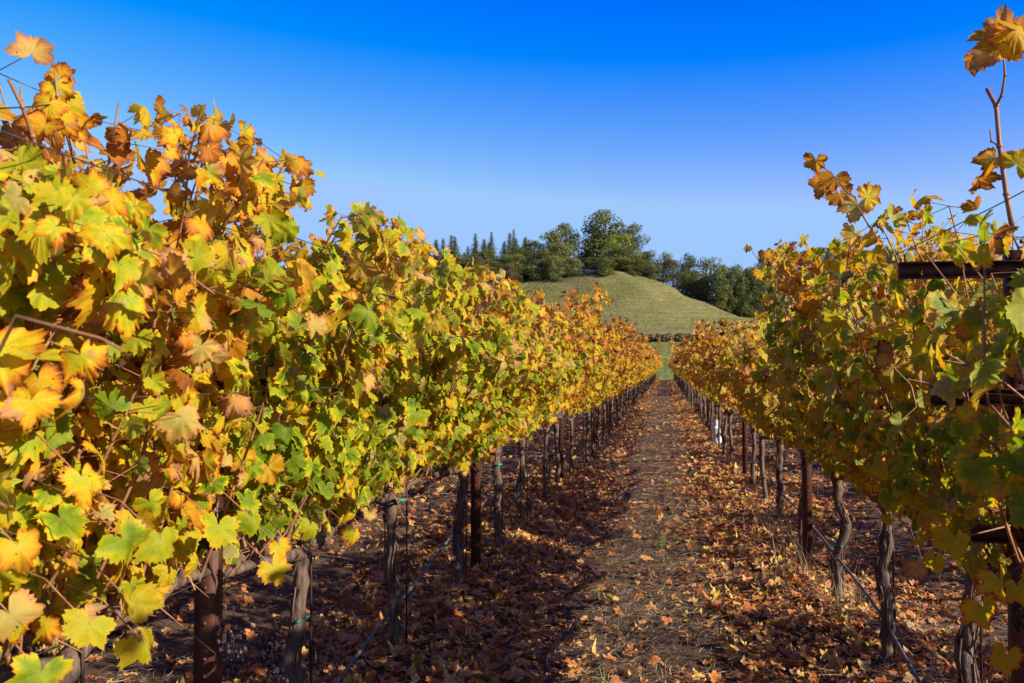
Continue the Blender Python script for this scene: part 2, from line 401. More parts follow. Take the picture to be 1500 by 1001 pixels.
# litter of leaves
def litter(n, xr, yr, lod, size, name, label):
    r = np.random.default_rng(77 + lod)
    if yr[1] < 30:
        y = yr[0] + (yr[1] - yr[0]) * r.random(n * 3) ** 1.35
    else: y = r.uniform(yr[0], yr[1], n * 3)
    x = r.uniform(xr[0], xr[1], n * 3)
    row = np.abs(((x + 1.37) / 2.44 + .5) % 1 - .5) * 2.44        # distance to the nearest row line, at most 1.22
    patch = .5 + .5 * np.sin(x * 2.1 + 1.7 * np.sin(y * 1.3)) * np.sin(y * 1.1 + x)
    dens = np.clip(.10 + .95 * np.exp(-((row - .42) / .33) ** 2) + .35 * np.exp(-(row / .3) ** 2), 0, 1) * (.45 + .6 * patch)
    dens = np.where((x > .3) & (x < 1.0), dens * 1.5, dens)
    k = r.random(n * 3) < dens; x = x[k][:n]; y = y[k][:n]; m = len(x)
    P = np.stack([x, y, gz(x, y) + .006 + .045 * r.random(m) ** 2], 1)
    Nn = nrm(np.stack([r.normal(0, .32, m), r.normal(0, .32, m), np.ones(m) * np.where(r.random(m) < .5, 1, -1)], 1))
    T = np.stack([r.normal(0, 1, m), r.normal(0, 1, m), r.normal(0, .25, m)], 1)
    S = r.uniform(.022, .056, m) * size
    age = np.clip(r.normal(.50, .20, m), 0.0, .80); yel = r.random(m) < .015; age[yel] = r.uniform(.85, 1.0, yel.sum())
    V, F, uv, c = leaves(P, Nn, T, S, age, r.random(m), lod, r, curl=1.15)
    return V, F, uv, c
parts = [litter(44000, (-4.6, 4.2), (1.6, 13), 1, 1.0, '', ''), litter(24000, (-4.6, 4.2), (13, 40), 2, 1.15, '', ''), litter(20000, (-4.6, 4.2), (40, 112), 2, 1.5, '', '')]
off = 0; VV = []; FF = []; UU = []; CC = []
for V, F, u, c in parts: VV.append(V); FF.append(F + off); UU.append(u); CC.append(c); off += len(V)
o = obj('fallen_leaves', mesh('fallen_leaves', np.concatenate(VV), np.concatenate(FF), np.concatenate(UU), np.concatenate(CC)), M_LITTER)
tag(o, 'curled brown and orange leaves strewn over the vineyard floor', kind='stuff')

# straw and twigs
def straw(n, xr, yr, w0, l0):
    r = np.random.default_rng(int(yr[0]) + 3)
    x = r.uniform(*xr, n); y = yr[0] + (yr[1] - yr[0]) * r.random(n) ** 1.3
    cl = .5 + .5 * np.sin(x * 3 + 2 * np.sin(y * 1.9)) * np.sin(y * 2.1 + .7 * x)
    k = r.random(n) < (.25 + .75 * cl) * (.45 + .75 * np.exp(-((x + .1) / .6) ** 2)); x = x[k]; y = y[k]; m = len(x)
    L = r.uniform(.3, 1.0, m) * l0; th = r.uniform(0, 6.28, m); wid = r.uniform(.5, 1.2, m) * w0
    dx, dy = np.cos(th), np.sin(th); z0 = gz(x, y) + .004 + .045 * r.random(m)
    A = np.stack([x - dx * L / 2, y - dy * L / 2, z0 + r.uniform(-.008, .02, m)], 1)
    B = np.stack([x, y, z0 + r.uniform(0, .02, m)], 1) + np.stack([-dy, dx, dx * 0], 1) * (r.normal(0, .08, m) * L)[:, None]
    C = np.stack([x + dx * L / 2, y + dy * L / 2, z0 + r.uniform(-.008, .03, m)], 1)
    S = np.stack([-dy * wid, dx * wid, wid * .4], 1)
    V = np.stack([A - S / 2, A + S / 2, B - S / 2, B + S / 2, C], 1).reshape(-1, 3)
    f = np.array([(0, 2, 1), (1, 2, 3), (2, 4, 3)]); F = (f[None] + np.arange(m)[:, None, None] * 5).reshape(-1, 3)
    c = np.repeat(r.random(m) ** 1.3, 5)[:, None] * np.ones((1, 3))
    return V, F, c
ps = [straw(200000, (-3.6, 3.4), (1.6, 10), .0028, .13), straw(110000, (-4.4, 4.0), (10, 60), .008, .24)]
V = np.concatenate([p[0] for p in ps]); F = np.concatenate([ps[0][1], ps[1][1] + len(ps[0][0])]); c = np.concatenate([p[2] for p in ps])
tag(obj('dry_straw', mesh('dry_straw', V, F, None, c), M_STRAW), 'dry mown straw and twigs scattered over the dark soil', kind='stuff')

# ------------------------------------------------------------------ grapevines
def make_vine(seed, lod, top=2.2, age=.35, nshoot=18, leafmul=1.0, lean=0.0, wpos=None, hmin=.80, wide=.30, tlo=.09):
    r = np.random.default_rng(seed)
    out = {}
    # trunk
    g = Geo(); m = 24 if lod == 0 else 7
    zz = np.linspace(-.04, .80, m); q_ = (8 / m) ** .5; bx = np.cumsum(r.normal(0, .008 * q_, m)); by = np.cumsum(r.normal(0, .010 * q_, m)); bx -= bx[0]; by -= by[0]
    kx = r.normal(0, .035); ky = r.normal(0, .05); kz = r.uniform(.15, .5)
    P = np.stack([bx + kx * np.exp(-((zz - kz) / .12) ** 2), by + ky * np.exp(-((zz - kz) / .12) ** 2), zz], 1)
    rad = .027 + .0035 * r.normal(0, 1, m) + .012 * np.exp(-((zz - .80) / .06) ** 2) + .008 * np.exp(-((zz + .02) / .05) ** 2) + .007 * np.exp(-((zz - kz) / .05) ** 2)
    g.tube(P, rad, 14 if lod == 0 else 6, .09 if lod == 0 else .07, rng=r)
    if lod == 0:
        for k in range(12):            # loose bark strips
            a = r.uniform(0, 6.28); z0 = r.uniform(.05, .5); L = r.uniform(.12, .3); q = np.linspace(0, 1, 5)
            cx = np.interp(z0 + q * L, zz, P[:, 0]); cyy = np.interp(z0 + q * L, zz, P[:, 1])
            rr = .034 + .012 * (q - .5) ** 2 * r.uniform(0, 3)
            g.tube(np.stack([cx + rr * np.cos(a + .3 * q), cyy + rr * np.sin(a + .3 * q), z0 + q * L], 1), .004, 4, .2, rng=r)
    out['trunk'] = g.mesh('trunk')
    hd = P[-1]
    # cordon arms
    g = Geo(); q = np.linspace(0, 1, 8)
    cz = .84 + r.normal(0, .015)
    for s in (-1, 1):
        g.tube(np.stack([hd[0] * (1 - q) + r.normal(0, .010, 8), hd[1] + s * (.67 - s * hd[1]) * q, .79 + (cz - .79) * np.sin(q * 1.57) + r.normal(0, .007, 8)], 1),
               .024 - .009 * q + .004 * r.random(8), 8 if lod == 0 else 5, .10, rng=r)
        for k in range(6 if lod < 2 else 0):
            yy = s * (.08 + .11 * k); g.tube([(0, yy, cz - .01), (r.normal(0, .012), yy + r.normal(0, .01), cz + .045)], [.015, .010], 6, .1, rng=r)
    out['cordon'] = g.mesh('cordon')
    # shoots
    g = Geo(); LP = []; LN = []; LT = []; LS = []; LA = []; PA = []; PB = []
    for k in range(nshoot):
        y0 = -.64 + 1.28 * (k + r.uniform(.1, .9)) / nshoot; side = 1 if k % 2 else -1
        H = (top - .86) * r.uniform(hmin, 1.0); sp = abs(r.normal(wide, .15)); flop = r.random() < .25
        if r.random() < .08: H *= 1.10
        nq = 12; t = np.linspace(0, 1, nq)
        x = side * sp * t ** .8 + lean * t ** 2 + np.cumsum(r.normal(0, .010, nq)); z = .86 + H * t - .02
        y = y0 + r.normal(0, .16) * t + np.cumsum(r.normal(0, .012, nq))
        if flop:
            f0 = np.clip((t - .55) / .45, 0, 1); x = x + side * .30 * f0; z = z - .40 * H * f0 ** 2
        else:
            f0 = np.clip((t - .8) / .2, 0, 1); x = x + side * .06 * f0 * r.uniform(0, 2)
        if wpos is not None:
            wx = x + wpos[0]; x = np.where(np.abs(wx) < .60, np.sign(wpos[0]) * (.60 + .1 * (.6 - np.abs(wx))) - wpos[0], x)
            if wpos[0] < 0: z = np.where(y + wpos[1] < 1.80, np.minimum(z, 1.90 - .5 * x), z)
            if wpos[0] < 0: z = np.minimum(z, 2.22 - .55 * np.maximum(x, -.2) + .02 * np.sin(9 * t + k))
        Pq = np.stack([x, y, z], 1)
        if lod < 2 or k % 2 == 0:
            g.tube(Pq[:: 1 if lod == 0 else 3], (.0052 - .0034 * t)[:: 1 if lod == 0 else 3] * (1 if lod < 2 else 1.4), 6 if lod == 0 else 3, .06 if lod == 0 else 0, cap=False, rng=r)
        step = [.054, .066, .11][lod] / leafmul
        nl = int(H / step)
        tl = np.linspace(min(.5, tlo * r.uniform(.2, 1.45)), 1.0, nl) + r.normal(0, .01, nl)
        for rep in range(3 if lod < 2 else 2):
            keep = np.ones(nl, bool) if rep == 0 else r.random(nl) < (.85 - .1 * tl if rep == 1 else .75 - .1 * tl)
            ti = np.clip(tl[keep], 0, 1); n = len(ti)
            base = np.stack([np.interp(ti, t, Pq[:, j]) for j in range(3)], 1)
            s = np.where(r.random(n) < .70, side, -side)
            dr = nrm(np.stack([s * r.uniform(.1, 1.0, n), r.normal(0, .65, n), r.uniform(-.35, .55, n)], 1))
            pl = r.uniform(.035, .10, n) * (1 if rep == 0 else 1.35)
            tipb = base + dr * pl[:, None]
            out_ = np.where(np.abs(tipb[:, 0]) > .05, np.sign(tipb[:, 0]), s)
            nn = np.stack([out_ * r.uniform(.35, 1.1, n), r.normal(0, .75, n), r.uniform(-.3, 1.0, n)], 1)
            tt = np.stack([out_ * .25 + r.normal(0, .35, n), r.normal(0, .55, n), -1.0 + r.normal(0, .45, n)], 1)
            up = ti > .93; tt[up, 2] += r.uniform(.3, 1.4, up.sum())
            S = np.clip(r.normal(.047 if lod == 0 else .050, .012, n), .022, .074) * np.where(ti > .9, .9, 1) * [1, 1.05, 1.5][lod]
            zr = (tipb[:, 2] - .8) / 1.4
            A = age + .33 * np.clip(zr - .45, -.3, 1) + .06 * np.clip(.25 - zr, 0, 1) + r.normal(0, .10, n) + .20 * (r.random(n) < .12) + .10 * (np.abs(tipb[:, 0]) < .15) * (zr < .8) + .10 * np.sin(y0 * 5 + seed)
            LP.append(tipb); LN.append(nn); LT.append(tt); LS.append(S); LA.append(A); PA.append(base); PB.append(tipb)
    LP, LN, LT, LS, LA, PA, PB = map(np.concatenate, (LP, LN, LT, LS, LA, PA, PB))
    if wpos is not None:              # an aisle kept clear for the person with the camera
        wp = LP + np.array(wpos); kk = (np.linalg.norm(wp[:, :2], axis=1) > 1.5) & (np.abs(wp[:, 0]) > .56)
        kk &= ~((wp[:, 0] < 0) & (wp[:, 1] < 1.78) & (wp[:, 2] > 1.96 - .5 * (wp[:, 0] + 1.37)))
        kk &= wp[:, 2] < (2.24 - .55 * (wp[:, 0] + 1.37) if wpos[0] < 0 else 9)
        for az in (1.79, 1.40, .985):     # shoots are tied clear of the cross arms of the near post
            kk &= ~((wp[:, 0] > 0) & (wp[:, 0] < 1.15) & (wp[:, 1] > 2.0) & (wp[:, 1] < 3.02) & (np.abs(wp[:, 2] - 1.5 - (az - 1.5) * wp[:, 1] / 3.0) < .022 + .014 * wp[:, 1]))
        LP, LN, LT, LS, LA, PA, PB = (q[kk] for q in (LP, LN, LT, LS, LA, PA, PB))
    if lod == 0:
        g.sticks(PA, PB, .0014, .0010)
        # dried tendrils and old twigs near the cordon
        n = 26; a = np.stack([r.normal(0, .03, n), r.uniform(-.65, .65, n), r.uniform(.80, .9, n)], 1)
        g.sticks(a, a + np.stack([r.normal(0, .10, n), r.normal(0, .10, n), r.normal(.02, .10, n)], 1), .003, .0012)
    out['canes'] = g.mesh('canes')
    n = len(LP)
    V, F, uv, c = leaves(LP, LN, LT, LS, np.clip(LA, 0, 1), r.random(n), lod, r, 1.35 if lod < 2 else .8)
    out['foliage'] = mesh('foliage', V, F, uv, c, smooth=(lod == 0))
    g = Geo(); g.tube([(.045, .03, -.05), (.045, .03, .6), (.04, .03, 1.15)], .0045, 5)
    out['stake'] = g.mesh('stake')
    return out
MATS = dict(trunk=M_BARK, cordon=M_BARK, canes=M_CANE, foliage=M_LEAF, stake=M_STAKE)
far_keys = ('trunk', 'canes', 'foliage')
def place_vine(src, x, y, rz, label, group, shift, far=False, keys=None, sc=1.0):
    o = empty('grapevine', (x, y, float(gz(x, y))), rz); o.scale = (sc, 1, sc)
    tag(o, label, 'grapevine', group)
    for k in (keys or src.keys()):
        mt = MATS[k]
        if k == 'foliage' and far: mt = M_LEAF_FAR
        c = obj(k, src[k], mt, o)
        if k == 'foliage': c.color = (.5 + shift, .5, .5, 1)
    return o

ORD = ['first', 'second', 'third', 'fourth', 'fifth', 'sixth', 'seventh', 'eighth', 'ninth', 'tenth', 'eleventh', 'twelfth']
MID = [make_vine(500 + k, 1, 2.30, .41, 26, 1.0, 0.0, None, .80, .30, .15) for k in range(6)]
MIDR = [make_vine(550 + k, 1, 2.28, .41, 17, .95, 0.0, None, .80, .28, .19) for k in range(6)]
FARR = [make_vine(650 + k, 2, 2.36, .40, 15, 1.0, 0.0, None, .80, .28, .24) for k in range(5)]
FAR = [make_vine(600 + k, 2, 2.38, .42, 24, 1.0, 0.0, None, .80, .30, .14) for k in range(5)]

VINES = {}
# left row: near vines unique
leftY = [.52, 1.89, 3.26, 4.55, 5.97, 7.34, 8.71, 10.03, 11.29, 12.7]
left_par = [(1.76, .38), (2.15, .28), (2.10, .18), (2.02, .20), (1.92, .25), (1.93, .30), (2.02, .37)]
lr = random.Random(3)
SPACE = 1.37
look_l = {0: 'grapevine of yellow and orange leaves', 1: 'grapevine of broad yellow-green leaves', 2: 'dense grapevine of lime green leaves', 3: 'grapevine with a stout shaggy trunk',
          4: 'golden grapevine with crooked lower trunk', 5: 'yellow grapevine on a straight dark trunk', 6: 'golden orange grapevine'}
for k in range(82):
    y = leftY[k] if k < len(leftY) else 12.7 + SPACE * (k - 9)
    if y > 111.5: break
    if k < 7:
        src = make_vine(100 + k, 0, left_par[k][0], left_par[k][1], 42 if k < 4 else 34, 1.0, .05 * (k > 3), (-1.37, y, 0), .88, .27, .16)
        place_vine(src, -1.37, y, 0, f'{look_l[k]}, {ORD[k]} in the row left of the aisle', 'grapevines in the left aisle row', 0.0)
        VINES[('L', k)] = COL.objects[-1]
    elif y < 32:
        lab = f'golden grapevine, {ORD[k]} in the row left of the aisle' if k < 12 else 'small golden grapevine in the left aisle row, between its thirteenth and the tiny far ones'
        place_vine(MID[lr.randrange(6)], -1.37 + (.16 if k > 9 else 0.05), y, lr.choice((0, math.pi)), lab, 'grapevines in the left aisle row', lr.uniform(-.14, .14), keys=None, sc=lr.uniform(.90, 1.08))
    else:
        place_vine(FAR[lr.randrange(5)], -1.37 + .2, y, lr.choice((0, math.pi)), 'tiny far golden grapevine toward the end of the left aisle row', 'grapevines in the left aisle row', lr.uniform(-.08, .10), True, far_keys, sc=lr.uniform(.95, 1.05))
rightY = [.75, 2.1, 3.51, 4.79, 6.14, 7.75, 9.14, 10.3, 11.6, 13.0]
right_par = [(2.25, .36), (1.90, .28), (2.02, .22), (2.16, .25), (1.80, .30), (1.78, .34), (1.84, .36)]
look_r = {0: 'grapevine of yellow leaves', 1: 'grapevine with golden leaves against the sky', 2: 'grapevine of backlit yellow-green leaves',
          3: 'yellow grapevine with a thick stripped trunk', 4: 'golden grapevine with a long overhanging shoot', 5: 'golden brown grapevine', 6: 'pale golden grapevine'}
for k in range(82):
    y = rightY[k] if k < len(rightY) else 13.0 + SPACE * (k - 9)
    if y > 111.5: break
    if k < 7:
        src = make_vine(200 + k, 0, right_par[k][0], right_par[k][1], 34, 1.0, -.05 * (k > 2), (1.07, y, 0), .80, .28, (.06 if k < 4 else .16))
        place_vine(src, 1.07, y, 0, f'{look_r[k]}, {ORD[k]} in the row right of the aisle', 'grapevines in the right aisle row', .02)
    elif y < 32:
        lab = f'golden grapevine, {ORD[k]} in the row right of the aisle' if k < 12 else 'small golden grapevine in the right aisle row, between its thirteenth and the tiny far ones'
        place_vine(MIDR[lr.randrange(6)], 1.07 - (.10 if k > 9 else 0), y, lr.choice((0, math.pi)), lab, 'grapevines in the right aisle row', lr.uniform(-.10, .16), sc=lr.uniform(.86, 1.03))
    else:
        place_vine(FARR[lr.randrange(5)], 1.07 - .12, y, lr.choice((0, math.pi)), 'tiny far golden grapevine near the end of the right aisle row', 'grapevines in the right aisle row', lr.uniform(-.06, .10), True, far_keys, sc=lr.uniform(.95, 1.03))
for X, nm, n in ((-3.81, 'left', 34), (3.51, 'right', 34)):
    for k in range(n):
        y = 1.3 + SPACE * k
        if X > 0 and k in (1, 3, 6, 8, 11, 13, 16, 19, 23, 26): continue
        place_vine(((MID if y < 14 else FAR) if X < 0 else (MIDR if y < 14 else FARR))[lr.randrange(5)], X, y, lr.choice((0, math.pi)), f'grapevine in the outer row to the {nm}, behind the {nm} aisle row', f'grapevines in the outer {nm} row', lr.uniform(-.1, .08), y >= 14, None if y < 14 else far_keys, sc=lr.uniform(.66, .80) if X > 0 else .92)

# outer rows farther off: one mass
def vine_mass(name, label, rows, y0, y1, step, zf, seed, nleaf, size, top=1.35, bottom=.8, halfw=.32, post=True):
    r = np.random.default_rng(seed); P = []
    for X in rows:
        yy = np.arange(y0, y1, step)
        for y in yy:
            n = nleaf; P.append(np.stack([X + r.normal(0, halfw * .6, n), y + r.uniform(-step / 2, step / 2, n), bottom + top * r.random(n) ** .9], 1))
    P = np.concatenate(P); n = len(P); P[:, 2] += zf(P[:, 0], P[:, 1])
    Nn = np.stack([np.sign(r.normal(0, 1, n)), r.normal(0, .5, n), r.uniform(0, 1, n)], 1); T = np.stack([r.normal(0, .4, n), r.normal(0, .5, n), -np.ones(n)], 1)
    V, F, uv, c = leaves(P, Nn, T, r.uniform(.7, 1.2, n) * size, np.clip(r.normal(.50, .12, n), 0, 1), r.random(n), 2, r, .5)
    A = []
    for X in rows:
        yy = np.arange(y0, y1, step); A.append(np.stack([np.full(len(yy), X), yy, zf(np.full(len(yy), X), yy) - .05], 1))
    A = np.concatenate(A); g = Geo(); g.sticks(A, A + np.array((0, 0, bottom + .25)), .035, .025)
    o = obj(name, mesh(name, V, F, uv, c), M_LEAF_FAR); tag(o, label, kind='stuff')
    s = obj('trunks', g.mesh('trunks'), M_BARK, o); s['kind'] = 'stuff'
    return o
vine_mass('outer_vine_rows', 'golden vine rows running parallel beyond the outer rows', [-6.25, 5.95, -8.69], 1, 70, 1.37, gz, 41, 90, .10)
vine_mass('outer_vine_ends', 'far golden ends of the outer vine rows', [-3.81, 3.51], 48, 111, 1.37, gz, 43, 100, .12)

# ------------------------------------------------------------------ steel posts with cross arms
def make_post(h=1.95, w=.068, arms=((1.74, .24), (1.36, .20), (1.0, .12))):
    g = Geo(); th = .005; dd = .042
    g.box(-w / 2, w / 2, -th, 0, -.3, h); g.box(-w / 2, -w / 2 + th, .0005, dd, -.3, h); g.box(w / 2 - th, w / 2, .0005, dd, -.3, h)
    g.box(-w / 2 + th, -w / 2 + .016, dd - th, dd, -.3, h); g.box(w / 2 - .016, w / 2 - th, dd - th, dd, -.3, h)
    for k in range(34):               # punched tabs along the flange
        z = .12 + .053 * k; g.box(-.006, .006, -th - .004, -th - .0002, z, z + .012)
    post = g.mesh('channel', False); am = []
    for z, L in arms:
        g = Geo(); y1 = -th - .006; y0 = y1 - .004
        g.box(-L, L, y0, y1, z - .026, z + .026); g.box(-L, L, y0 - .022, y0 - .0003, z + .021, z + .026); g.box(-L, L, y0 - .022, y0 - .0003, z - .026, z - .021)
        g.tube([(0, y0 - .012, z), (0, y1 + .012, z)], .008, 6)
        for s in (-1, 1): g.tube([(s * (L - .02), y0 - .006, z + .02), (s * (L - .02), y0 - .006, z + .05)], .004, 5)
        am.append(g.mesh('cross_arm', False))
    return post, am
PM, AMS = make_post()
PM_LOW, AMS_LOW = make_post(1.55, .068, ((1.42, .22), (1.0, .12)))
post_big, arms_big = make_post(1.85, .080, ((1.79, .36), (1.40, .27), (.985, .16)))
def place_post(x, y, label, grp, pm=PM, am=AMS, narm=3):
    o = empty('trellis_post', (x, y, float(gz(x, y)))); tag(o, label, 'post', grp)
    obj('channel', pm, M_STEEL, o)
    for k in range(narm): obj('cross_arm', am[k], M_STEEL, o)
LPOST = [2.57, 6.52, 11.97, 17.45, 22.9]; RPOST = [3.0, 7.24, 12.8, 18.3, 23.8]
pl_ = ['half hidden behind hanging leaves at the lower left', 'standing clear beside the crooked trunk', 'between slender trunks in the middle distance']
for k, y in enumerate(LPOST + [22.9 + 5.48 * j for j in range(1, 16)]):
    lab = f'rusty brown steel post {pl_[k]}, left row' if k < 3 else 'small far rusty trellis post in the left aisle row'
    if k == 0: place_post(-1.37, y, lab, 'steel trellis posts of the left aisle row', PM_LOW, AMS_LOW, 2); continue
    place_post(-1.37, y, lab, 'steel trellis posts of the left aisle row', narm=3 if k < 6 else 1)
pr_ = ['with dark cross arms at the right edge, tallest in view', 'behind the dry grass clump', 'before the white plastic tube']
for k, y in enumerate(RPOST + [23.8 + 5.48 * j for j in range(1, 16)]):
    lab = f'rusty steel post {pr_[k]}, right row' if k < 3 else 'small far rusty trellis post in the right aisle row'
    if k == 0: place_post(1.075, y, lab, 'steel trellis posts of the right aisle row', post_big, arms_big)
    else: place_post(1.06, y, lab, 'steel trellis posts of the right aisle row', narm=3 if k < 6 else 1)

# wires and drip hoses, one thing each
def line_thing(name, label, cat, grp, P, rad, mat, sides=5):
    g = Geo(); g.tube(P, rad, sides); o = obj(name, g.mesh(name), mat); tag(o, label, cat, grp); return o
yy = np.linspace(-1, 111, 140)
for X, nm in ((-1.37, 'left'), (1.07, 'right')):
    for z, dx, what in ((.87, 0, 'lowest wire under the leaves'), (1.44, .24, 'middle wire through the leaves'), (1.88, .32, 'upper wire on the aisle side'), (1.88, -.32, 'upper wire on the far side')):
        s = 1 if X < 0 else -1
        line_thing('trellis_wire', f'{what} of the {nm} aisle row', 'wire', f'trellis wires of the {nm} row',
                   np.stack([np.full(140, X + s * dx) + .006 * np.sin(yy * 3), yy, z + .010 * np.cos(yy * 1.15)], 1), .0016, M_WIRE, 4)
tw = [at_x(-60, 163, -1.37), at_x(0, 159, -1.37), at_x(40, 157, -1.37), at_x(90, 152, -1.37), at_x(112, 150, -1.37)]
line_thing('trellis_wire', 'thin dark wire against the sky at the upper left, tied to a bare cane', 'wire', 'trellis wires of the left row', tw, .0018, M_STAKE, 5)

def hose(pts, nm):
    P = np.array(pts); ys_ = np.arange(P[0, 1], 111, .25)
    x = np.interp(ys_, P[:, 1], P[:, 0]); z = np.interp(ys_, P[:, 1], P[:, 2])
    k = np.ones(5) / 5; z = np.convolve(np.pad(z, 2, mode='edge'), k, 'valid')
    line_thing('drip_hose', f'grey drip irrigation hose sagging along the {nm} aisle row', 'hose', 'drip irrigation hoses', np.stack([x + .004 * np.sin(ys_ * 4), ys_, z], 1), .0085, M_HOSE, 8)
hl = [(-1.30, .8, .30), (-1.38, 2.0, .12), (-1.40, 3.2, .07), (-1.42, 4.4, .20), (-1.42, 5.4, .30), (-1.42, 6.45, .42), (-1.42, 7.5, .44), (-1.42, 8.7, .40), (-1.42, 10, .42), (-1.42, 12, .48)]
y = 12.0
while y < 111: hl += [(-1.42, y + 2.7, .36), (-1.42, y + 5.4, .46)]; y += 5.4
hose(hl, 'left')
hr = [(1.0, .8, .25), (1.0, 3.0, .10), (1.06, 4.0, .14), (1.08, 4.7, .20), (1.08, 5.3, .27), (1.09, 6.4, .27), (1.09, 7.2, .30), (1.10, 9, .28), (1.10, 11, .33), (1.10, 12.8, .40)]
y = 12.8
while y < 111: hr += [(1.10, y + 2.7, .30), (1.10, y + 5.4, .40)]; y += 5.4
hose(hr, 'right')

# ------------------------------------------------------------------ special canes, ties, dried grapes
def find_vine(side, k):
    L = [o for o in COL.objects if o.name.startswith('grapevine') and f'{ORD[k]} in the row {side}' in o.get('label', '')]
    return L[0]
def cane(parent, P, r0, r1, name='tall_cane'):
    g = Geo(); P = np.array(P) - np.array(parent.location); m = len(P)
    rad = np.linspace(r0, r1, m); g.tube(P, rad, 8, .04)
    for k in range(1, m - 1): g.tube([P[k] - (0, 0, .004), P[k] + (0, 0, .004)], rad[k] * 1.35, 8)
    return obj(name, g.mesh(name), M_CANE, parent)
def leafset(parent, items, name='cane_leaves', seed=1, mat=None):
    r = np.random.default_rng(seed); P = np.array([i[0] for i in items]) - np.array(parent.location)
    Nn = np.array([i[1] for i in items], float); T = np.array([i[2] for i in items], float); S = np.array([i[3] for i in items]); A = np.array([i[4] for i in items]) * .9
    V, F, uv, c = leaves(P, Nn, T, S, A, r.random(len(P)), 0, r, 1.2)
    o = obj(name, mesh(name, V, F, uv, c, smooth=True), M_LEAF, parent); o.color = (.5, .5, .5, 1); return o
# tall bare cane and its shoot at the upper right
vr = find_vine('right', 1); X0 = .95
P = [at_x(1482, 330, X0), at_x(1474, 285, X0), at_x(1464, 215, X0), at_x(1459, 155, X0)]
cane(vr, P + [at_x(1446, 131, X0)], .0075, .006)
cane(vr, [at_x(1459, 155, X0), at_x(1467, 140, X0), at_x(1472, 110, X0), at_x(1470, 85, X0), at_x(1471, 58, X0)], .0040, .0022)
cane(vr, [at_x(1461, 213, X0), at_x(1452, 207, X0), at_x(1450, 190, X0)], .0028, .0022)
leafset(vr, [(at_x(1472, 55, X0), (-.3, -1, .2), (.0, 0, 1), .078, .55), (at_x(1478, 62, X0), (-.2, -1, .1), (.9, 0, .5), .080, .50), (at_x(1450, 78, X0), (-.5, -.9, .3), (-.8, 0, -.5), .062, .68),
             (at_x(1462, 55, X0), (.3, -1, .2), (-.7, 0, .5), .070, .60), (at_x(1482, 70, X0), (.2, -1, .4), (.3, 0, -1), .058, .45), (at_x(1475, 40, X0), (.1, -1, .5), (.5, .2, 1), .075, .58),
             (at_x(1428, 88, X0), (-.7, -.9, .1), (-.3, 0, -1), .048, .74), (at_x(1490, 45, X0), (.2, -1, .3), (1, 0, .2), .08, .52),
             (at_x(1458, 232, X0), (-.3, -1, .3), (-.4, 0, -1), .06, .55), (at_x(1490, 240, X0), (-.3, -1, .3), (.4, 0, .6), .062, .45), (at_x(1432, 262, X0), (-1, -.4, .3), (-.3, 0, -1), .065, .70)], seed=4)
# long shoot reaching over the aisle, upper right
vr4 = find_vine('right', 4); X1 = .80
cane(vr4, [at_x(1300, 372, X1), at_x(1272, 330, X1), at_x(1248, 290, X1), at_x(1225, 262, X1), at_x(1200, 240, X1)], .0042, .0022, 'long_shoot')
leafset(vr4, [(at_x(1195, 236, X1), (-.4, -1, .2), (-.2, 0, -1), .075, .62), (at_x(1222, 262, X1), (-.3, -1, .3), (-.1, 0, -1), .095, .64), (at_x(1206, 268, X1), (.1, -1, .3), (-.6, 0, -.8), .08, .66),
              (at_x(1230, 285, X1), (-.1, -1, .3), (.3, 0, -1), .075, .66), (at_x(1256, 300, X1), (-.3, -1, .4), (-.3, 0, -1), .085, .38), (at_x(1270, 290, X1), (.3, -1, .3), (.5, 0, .3), .07, .45)], seed=6)
X2 = .85
vr6 = find_vine('right', 6)
cane(vr6, [at_x(1170, 480, X2), at_x(1150, 430, X2), at_x(1122, 398, X2), at_x(1100, 366, X2)], .0045, .0025, 'long_shoot')
leafset(vr6, [(at_x(1095, 362, X2), (-.3, -1, .2), (-.4, 0, -.6), .06, .64), (at_x(1122, 372, X2), (-.2, -1, .3), (.2, 0, -1), .11, .62), (at_x(1115, 400, X2), (.1, -1, .3), (-.3, 0, -1), .10, .52),
              (at_x(1132, 395, X2), (-.1, -1, .3), (.3, 0, -1), .11, .60), (at_x(1128, 375, X2), (.2, -1, .3), (.2, 0, .8), .09, .66)], seed=7)
# bare cane tied to the top wire at the upper left, and the leafy shoot beside it
vl = find_vine('left', 1); XL = -1.37
cane(vl, [at_x(60, 240, XL), at_x(48, 200, XL), at_x(33, 157, XL), at_x(13, 117, XL)], .0048, .0036)
cane(vl, [at_x(36, 165, XL), at_x(31, 145, XL), at_x(31, 127, XL)], .0026, .0020)
cane(vl, [at_x(110, 240, XL), at_x(96, 190, XL), at_x(84, 140, XL), at_x(80, 102, XL)], .0040, .0026)
leafset(vl, [(at_x(84, 125, XL), (.4, -1, .3), (.0, 0, -1), .055, .46), (at_x(92, 150, XL), (.6, -1, .3), (.4, 0, -1), .06, .42), (at_x(72, 150, XL), (.5, -1, .2), (-.5, 0, -1), .055, .50),
             (at_x(78, 170, XL), (.3, -1, .4), (.1, 0, -1), .066, .48), (at_x(100, 180, XL), (.3, -1, .4), (.6, 0, -.8), .06, .52), (at_x(66, 185, XL), (.3, -1, .4), (-.4, 0, -.8), .06, .60), (at_x(88, 112, XL), (.3, -1, .2), (.2, 0, .8), .04, .55)], seed=9)
